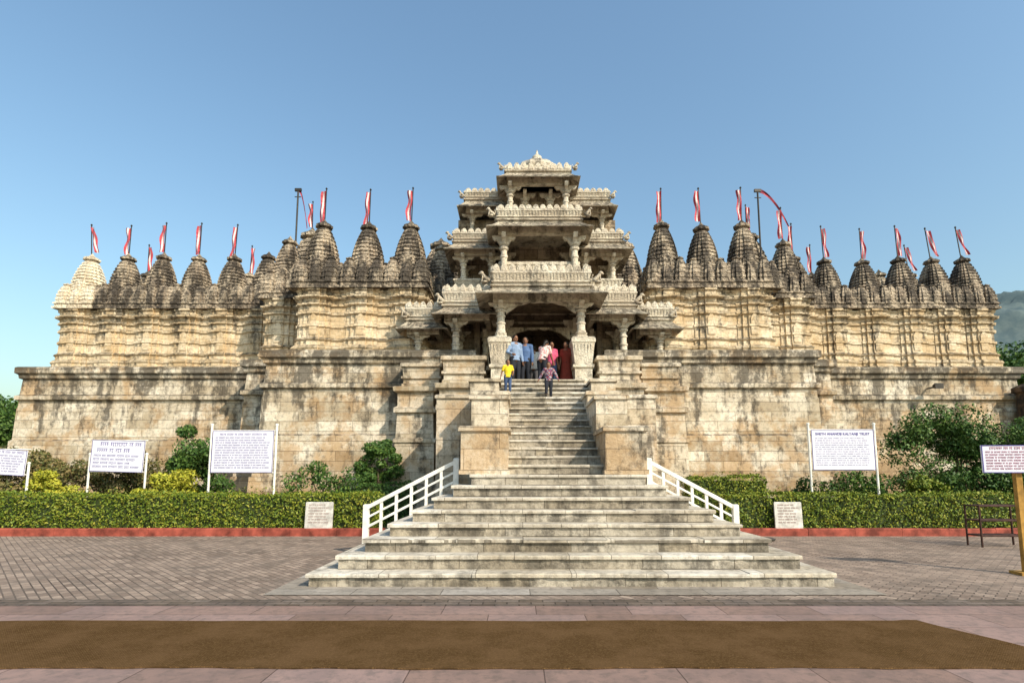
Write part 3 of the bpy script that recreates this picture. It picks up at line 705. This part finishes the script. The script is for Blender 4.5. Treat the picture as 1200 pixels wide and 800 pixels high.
def text(body,size,x,z,y,mat,parent,align='CENTER',bold=.0):
    cu=bpy.data.curves.new('t','FONT'); cu.body=body; cu.size=size; cu.align_x=align; cu.offset=bold; cu.extrude=.001
    o=bpy.data.objects.new('t',cu); COL.objects.link(o); bpy.context.view_layer.update()
    me=bpy.data.meshes.new_from_object(o.evaluated_get(bpy.context.evaluated_depsgraph_get()))
    bpy.data.objects.remove(o); me.materials.clear(); me.materials.append(mat)
    t=link('heading',me,parent); t.location=(x,y,z); t.rotation_euler=(math.pi/2,0,0); return t
def board(x,y,zc,w,h,label,tilt=0,posts=True,post_h=None,rows=14,head=None,bar=False,txt=M_TXT,yaw=0,bigrows=1,big=1.5):
    e=empty('notice_board',(x,y,0),label,'sign','notice boards around the court'); e.rotation_euler=(0,0,yaw)
    ph=post_h or zc+h/2+.15
    if posts:
        for sx in (-1,1):
            b=MB(); xx=sx*(w/2+.06); b.tube([(xx,0,-.05),(xx,0,ph)],.032,8,round_=False); b.revolve(xx,0,[(ph,.045),(ph+.03,.045),(ph+.05,.02)],8); b.obj('post',M_WHITE,e)
        for zz in (zc-h/2,zc+h/2):
            b=MB(); b.tube([(-w/2-.05,.02,zz),(w/2+.05,.02,zz)],.018,6,round_=False); b.obj('crossbar',M_WHITE,e)
    b=MB(); b.bbox(-w/2,w/2,-.03,.0,-h/2,h/2,.003); p=b.obj('panel',M_PANEL,e); p.location=(0,-.02,zc); p.rotation_euler=(0,tilt,0)
    b=MB(); f=.012
    for a in ((-w/2,w/2,h/2-f,h/2),(-w/2,w/2,-h/2,-h/2+f),(-w/2,-w/2+f,-h/2+f,h/2-f),(w/2-f,w/2,-h/2+f,h/2-f)): b.box(a[0],a[1],-.036,-.031,a[2],a[3])
    fr_=b.obj('frame',M_TXT,e); fr_.location=(0,-.02,zc); fr_.rotation_euler=(0,tilt,0)
    b=MB(); z=h/2-.07*h; tot=(rows+bigrows*(big-1))*1.75; lh=h*.86/tot
    if head: z-=.13*h; lh*=.86; bigrows=0
    for i in range(rows):
        hh=lh*(big if i<bigrows else 1)
        words(b,-w*.45,w*.45,z-hh,hh,-.034,0,bar,center=i<bigrows); z-=hh*1.75
        if z-lh<-h/2+.03: break
    t=b.obj('lettering',txt,e); t.location=(0,-.02,zc); t.rotation_euler=(0,tilt,0)
    if head:
        t=text(head,h*.09,0,zc+h/2-.135*h,-.056,txt,e,bold=.0015)
        k=w*.88/max(.01,t.dimensions.x)
        if k<1: t.scale=(k,1,1)
    return e
board(-8.65,15.95,2.25,1.75,1.2,'large white notice board with violet Hindi text on white posts',rows=14,bar=True)
board(-12.9,16.9,2.15,1.6,.95,'white notice board with two lines of large lettering on posts',rows=6,bigrows=2,big=1.7,bar=True,tilt=.03,post_h=2.2)
board(-15.4,15.9,1.95,1.25,.72,'small tilted white notice board standing in the hedge',rows=8,bar=True,tilt=.06,post_h=1.9)
board(8.55,15.95,2.3,1.78,1.15,'large white notice board with violet English text on white posts',rows=13,head='SHETH ANANDJI KALYANJI TRUST')
e=board(7.35,9.1,1.85,1.0,.45,'white notice board with red lettering on a yellow post',posts=False,rows=8,bar=True,txt=M_TXTR,yaw=-.15)
b=MB(); b.bbox(.0,.09,.0,.09,0,1.75,.01); b.box(-.12,.22,-.1,.2,0,.05); b.box(-.45,.45,.002,.03,1.7,1.75); b.obj('post',M_YEL,e)
for x in (-6.0,6.35):
    e=empty('marble_plaque',(x,14.79,.2),'small white inscribed stone plaque standing on the kerb','plaque','stone plaques at the hedge')
    b=MB(); b.bbox(-.36,.36,-.0,.05,.0,.68,.02); p=b.obj('slab',plain('marble',(.54,.52,.48),.4,.3,6),e); p.rotation_euler=(-.06,0,0)
    b=MB(); z=.58
    for i in range(7): words(b,-.28,.28,z,.034,-.004,0,True); z-=.075
    p=b.obj('inscription',plain('inscription_red',(.28,.14,.12),.6),e); p.rotation_euler=(-.06,0,0)
e=empty('metal_rack',(10.0,12.7,0),'rusty brown metal shoe rack standing on the paving','rack')
for x in (-.52,.52):
    for y in (-.2,.2):
        b=MB(); b.tube([(x,y,0),(x,y,.92)],.022,6,round_=False); b.obj('leg',M_RUST,e)
for z in (.25,.58,.9):
    b=MB()
    for y in (-.2,.2): b.tube([(-.5,y,z),(.5,y,z)],.018,6,round_=False)
    for x in (-.5,.5): b.tube([(x,-.2,z),(x,.2,z)],.018,6,round_=False)
    for k in range(4): b.tube([(-.5,-.12+k*.08,z),(.5,-.12+k*.08,z)],.010,5,round_=False)
    b.obj('shelf',M_RUST,e)
b=MB(); b.revolve(0,0,[(0,.24),(.05,.27),(.08,.2),(.09,.05)],14); o=b.obj('cloth_bundle',M_POLE,None,True,(5.15,13.7,.004)); o.scale=(1.2,.7,1); top(o,'small dark bundle lying on the paving','bundle')

# ------------------------------------------------------------ people
def remesh(mb,name,mat,vox,parent):
    me=bpy.data.meshes.new('t'); me.from_pydata(mb.v,[],mb.f)
    bm=bmesh.new(); bm.from_mesh(me); bmesh.ops.recalc_face_normals(bm,faces=bm.faces); bm.to_mesh(me); bm.free()
    o=bpy.data.objects.new('t',me); COL.objects.link(o)
    m=o.modifiers.new('r','REMESH'); m.mode='VOXEL'; m.voxel_size=vox; m.use_smooth_shade=True
    s=o.modifiers.new('s','SMOOTH'); s.iterations=2; s.factor=.4
    bpy.context.view_layer.update()
    me2=bpy.data.meshes.new_from_object(o.evaluated_get(bpy.context.evaluated_depsgraph_get()))
    bpy.data.objects.remove(o); me2.materials.clear(); me2.materials.append(mat); me2.name=name
    return link(name,me2,parent)
SKIN=plain('skin',(.22,.11,.065),.55,.08); HAIR=plain('hair_black',(.012,.01,.009),.5,.2); EYE=plain('eye',(.02,.015,.012),.3,.1); LIP=plain('lip',(.22,.07,.06),.5,.1); SHOE=plain('shoe',(.04,.03,.025),.6,.2)
def person(x,y,z,h,yaw,label,shirt,trou,pose,skirt=False,long_hair=False,shortsleeve=True):
    e=empty('person',(x,y,z),label,'person'); e.rotation_euler=(0,0,yaw)
    bend=pose.get('bend',0); hip=Vector((0,0,.51*h))
    Rb=Matrix.Rotation(bend,3,'X')
    def U(p): p=Vector(p)*h; return hip+Rb@(p-hip)
    def J(p): return Vector(p)*h
    sh=.112 if not long_hair else .10
    kidk=1.15 if h<1.2 else 1
    lf,rf=pose.get('l',(0,0)),pose.get('r',(0,0))
    legs=[]
    for s,(fw,lift) in ((1,lf),(-1,rf)):
        H0=J((s*.052,0,.50)); K=J((s*.058,-fw*.6-.012-lift*.25,.275+lift*.5)); A=J((s*.06,-fw+.01,.045+lift)); legs.append((H0,K,A))
    arms=[]
    for s,k in ((1,'la'),(-1,'ra')):
        el,wr=pose.get(k,((.03,.0,-.185),(.04,-.04,-.345)))
        Sh=U((s*sh,0,.80)); E=Sh+Vector((s*el[0],el[1],el[2]))*h; Wp=Sh+Vector((s*wr[0],wr[1],wr[2]))*h; arms.append((Sh,E,Wp,s))
    b=MB(); hr=.066*h*kidk
    hc=U((0,-.008,.925))
    b.tube([U((0,0,.50)),U((0,.004,.60)),U((0,.0,.70)),U((0,0,.79))],[.078*h,.07*h,.082*h,.07*h],14,sx=1.18)
    b.tube([arms[0][0],U((0,.0,.815)),arms[1][0]],[.04*h,.045*h,.04*h],10)
    b.tube([U((0,0,.80)),U((0,-.004,.89))],[.034*h,.03*h],10)
    b.ell(hc,(hr*.80,hr*.95,hr*1.14),16,12,rot=Rb)
    b.ell(hc+Rb@Vector((0,-hr*.28,-hr*.55)),(hr*.55,hr*.6,hr*.5),12,8,rot=Rb)
    b.ell(hc+Rb@Vector((0,-hr*.98,-hr*.12)),(hr*.15,hr*.2,hr*.24),8,6,rot=Rb)
    for s in (-1,1): b.ell(hc+Rb@Vector((s*hr*.82,0,-hr*.05)),(hr*.1,hr*.18,hr*.26),8,6,rot=Rb)
    for H0,K,A in legs:
        b.tube([H0,(H0+K)/2,K],[.056*h,.050*h,.035*h],10); b.tube([K,K*.6+A*.4,A],[.035*h,.036*h,.022*h],10)
        b.tube([A+Vector((0,.02*h,-.02*h)),A+Vector((0,-.04*h,-.028*h)),A+Vector((0,-.085*h,-.034*h))],[.024*h,.022*h,.014*h],8,sx=1.2)
    for Sh,E,Wp,s in arms:
        b.tube([Sh,(Sh+E)/2,E],[.034*h,.029*h,.023*h],8); b.tube([E,E*.6+Wp*.4,Wp],[.023*h,.022*h,.015*h],8)
        d=(Wp-E).normalized(); sd=Vector((0,1,0)) if abs(d.y)<.7 else Vector((0,0,1)); sd=(sd-d*sd.dot(d)).normalized(); nn=d.cross(sd)
        P0=Wp+d*.012*h; P1=Wp+d*.05*h
        b.tube([P0,P1],[.018*h,.022*h],8,sx=1)
        for q,l in ((-.018,.034),(-.006,.040),(.006,.038),(.018,.030)):
            B0=P1+sd*q*h; b.tube([B0,B0+d*l*.55*h+nn*.003*h,B0+d*l*h+nn*.012*h*s],[.0062*h,.0058*h,.005*h],6)
        b.tube([P0-sd*.014*h,P0-sd*.032*h+d*.02*h,P0-sd*.034*h+d*.036*h],[.008*h,.007*h,.006*h],6)
    remesh(b,'body',SKIN,.0095*(h/1.6),e)
    for s in (-1,1):
        b=MB(); b.ell(hc+Rb@Vector((s*hr*.32,-hr*.86,hr*.05)),(hr*.13,hr*.09,hr*.08),8,6); b.obj('eye',EYE,e,True)
    b=MB(); b.ell(hc+Rb@Vector((0,-hr*.84,-hr*.52)),(hr*.25,hr*.08,hr*.07),8,6); b.obj('mouth',LIP,e,True)
    b=MB(); b.ell(hc+Rb@Vector((0,hr*.16,hr*.22)),(hr*.92,hr*.98,hr*1.06),14,10,rot=Rb)
    if long_hair:
        b.tube([hc+Rb@Vector((0,hr*.7,0)),hc+Rb@Vector((0,hr*.95,-hr*1.3)),hc+Rb@Vector((0,hr*1.1,-hr*2.6))],[hr*.6,hr*.5,hr*.25],8)
    remesh(b,'hair',HAIR,.012,e)
    b=MB()
    b.tube([U((0,0,.47 if not skirt else .42)),U((0,.004,.58)),U((0,.0,.70)),U((0,0,.80))],[.094*h,.085*h,.096*h,.074*h],16,sx=1.18,round_=False)
    b.tube([arms[0][0],U((0,.0,.812)),arms[1][0]],[.05*h,.052*h,.05*h],12)
    for Sh,E,Wp,s in arms:
        if shortsleeve: b.tube([Sh,Sh*.25+E*.75],[.046*h,.042*h],10,round_=False)
        else: b.tube([Sh,E,E*.15+Wp*.85],[.046*h,.036*h,.029*h],10)
    remesh(b,'shirt',shirt,.012,e)
    b=MB()
    if skirt:
        rings=[]
        for zz,r in ((.03,.15),(.12,.14),(.3,.115),(.45,.098),(.55,.085)):
            rings.append([((math.cos(a)*r*1.1*(1+.05*math.sin(a*9)))*h,(math.sin(a)*r*(1+.05*math.sin(a*9)))*h,zz*h) for a in [6.2832*k/36 for k in range(36)]])
        b.loft(rings); b.obj('skirt',trou,e,True)
    else:
        b.tube([J((-.03,0,.52)),J((.03,0,.52))],[.082*h,.082*h],14)
        for H0,K,A in legs: b.tube([H0,(H0+K)/2,K,K*.5+A*.5,A+Vector((0,0,.01*h))],[.07*h,.062*h,.048*h,.044*h,.038*h],12,round_=False)
        remesh(b,'trousers',trou,.012,e)
    for H0,K,A in legs:
        b=MB(); b.tube([A+Vector((0,.022*h,-.024*h)),A+Vector((0,-.04*h,-.028*h)),A+Vector((0,-.09*h,-.032*h))],[.029*h,.028*h,.02*h],8,sx=1.15); o=b.obj('shoe',SHOE,e,True)
    return e
def cloth(n,c,s=10,v=.15): return plain(n,c,.85,v,s)
def plaid(n,a,b_,c_):
    m,nt,bs=newmat(n); tc=N(nt,'ShaderNodeTexCoord'); ch=N(nt,'ShaderNodeTexChecker'); ch.inputs['Scale'].default_value=18
    ch.inputs['Color1'].default_value=(*a,1); ch.inputs['Color2'].default_value=(*b_,1); nt.links.new(tc.outputs['Object'],ch.inputs['Vector'])
    c=mix(nt,ramp(nt,noise(nt,tc.outputs['Object'],20,2),[(.5,0),(.56,.7)]),ch.outputs['Color'],c_); nt.links.new(c,bs.inputs['Base Color']); return m
C_LB=cloth('shirt_light_blue',(.22,.30,.44)); C_B=cloth('shirt_blue',(.08,.14,.28)); C_DK=cloth('trousers_dark',(.02,.022,.03)); C_Y=cloth('shirt_yellow',(.75,.55,.03))
C_J=cloth('jeans',(.05,.08,.16)); C_PL=plaid('plaid_shirt',(.25,.04,.05),(.05,.06,.14),(.45,.4,.4)); C_FL=plaid('floral_tunic',(.65,.6,.55),(.6,.5,.48),(.55,.06,.08))
C_PK=cloth('pink_top',(.60,.10,.20)); C_RD=cloth('red_sari',(.22,.04,.025)); C_GR=cloth('grey_trousers',(.12,.12,.13)); C_WH=cloth('white_shirt',(.65,.65,.63))
def stepz(y):
    i=int((y-11.2)/.4); return 1.6+(i+1)*2.9/15 if y<17.2 else 4.5
person(-1.06,15.85,stepz(15.85),.98,.15,'child in a yellow shirt and jeans walking down the steps',C_Y,C_J,{'l':(.06,.0),'r':(-.04,.02),'la':((.05,-.02,-.17),(.02,-.14,-.25)),'ra':((.06,.03,-.17),(.10,.0,-.33))})
person(.10,15.45,stepz(15.45),1.02,-.1,'child in a plaid shirt and dark trousers stepping downstairs',C_PL,C_DK,{'l':(-.03,.0),'r':(.10,.05),'la':((.09,.0,-.15),(.15,-.03,-.29)),'ra':((.09,.03,-.15),(.16,.0,-.28))},shortsleeve=False)
person(-.86,17.75,4.5,1.62,.5,'man in a light blue shirt with dark trousers standing',C_LB,C_DK,{'l':(.03,0),'ra':((.06,.0,-.17),(.02,-.13,-.22))},shortsleeve=False)
person(-.52,17.95,4.5,1.60,-.2,'man in a blue shirt standing at the stair head',C_B,C_DK,{'l':(-.02,0),'r':(.03,0)},shortsleeve=False)
person(.02,17.65,4.5,1.54,2.6,'woman in a red and white floral tunic bending forward',C_FL,C_DK,{'bend':.4,'la':((.02,-.06,-.17),(.0,-.13,-.30)),'ra':((.02,-.06,-.17),(.02,-.14,-.28))},long_hair=True)
person(.36,18.35,4.5,1.54,.3,'woman in a pink top walking beside the others',C_PK,C_J,{'l':(.07,0),'r':(-.05,.02)},long_hair=True)
person(.86,18.4,4.5,1.56,-.5,'woman wrapped in a deep red sari at the entrance',C_RD,C_RD,{},skirt=True,long_hair=True)
person(-.2,19.3,4.5,1.64,3.0,'man in a white shirt entering the hall',C_WH,C_GR,{'l':(.05,0),'r':(-.05,0)})

# ------------------------------------------------------------ light, sky, camera
az,el=math.radians(44),math.radians(38)
d=Vector((-math.sin(az)*math.cos(el),math.cos(az)*math.cos(el),-math.sin(el)))
L=bpy.data.lights.new('sun','SUN'); L.energy=5.0; L.angle=math.radians(.5); L.color=(1,.88,.71)
lo=bpy.data.objects.new('sun',L); COL.objects.link(lo); lo.rotation_euler=d.to_track_quat('-Z','Y').to_euler()
w=bpy.data.worlds.new('World'); S.world=w; w.use_nodes=True; nt=w.node_tree
sk=nt.nodes.new('ShaderNodeTexSky'); sk.sky_type='NISHITA'; sk.sun_disc=False; sk.sun_elevation=el; sk.sun_rotation=math.pi-az
sk.air_density=1.6; sk.dust_density=3.0; sk.ozone_density=1.7; sk.altitude=100
tint=mix(nt,1.0,sk.outputs[0],(1.10,1.29,1.36),'MULTIPLY')
nt.links.new(tint,nt.nodes['Background'].inputs['Color']); nt.nodes['Background'].inputs['Strength'].default_value=.148
cam=bpy.data.cameras.new('camera'); cam.sensor_width=36; cam.lens=19.5; cam.shift_y=.066; cam.shift_x=-.006; cam.clip_end=5000
co=bpy.data.objects.new('camera',cam); COL.objects.link(co); co.location=(-.76,0,1.6); co.rotation_euler=(math.radians(96.7),0,0)
S.camera=co
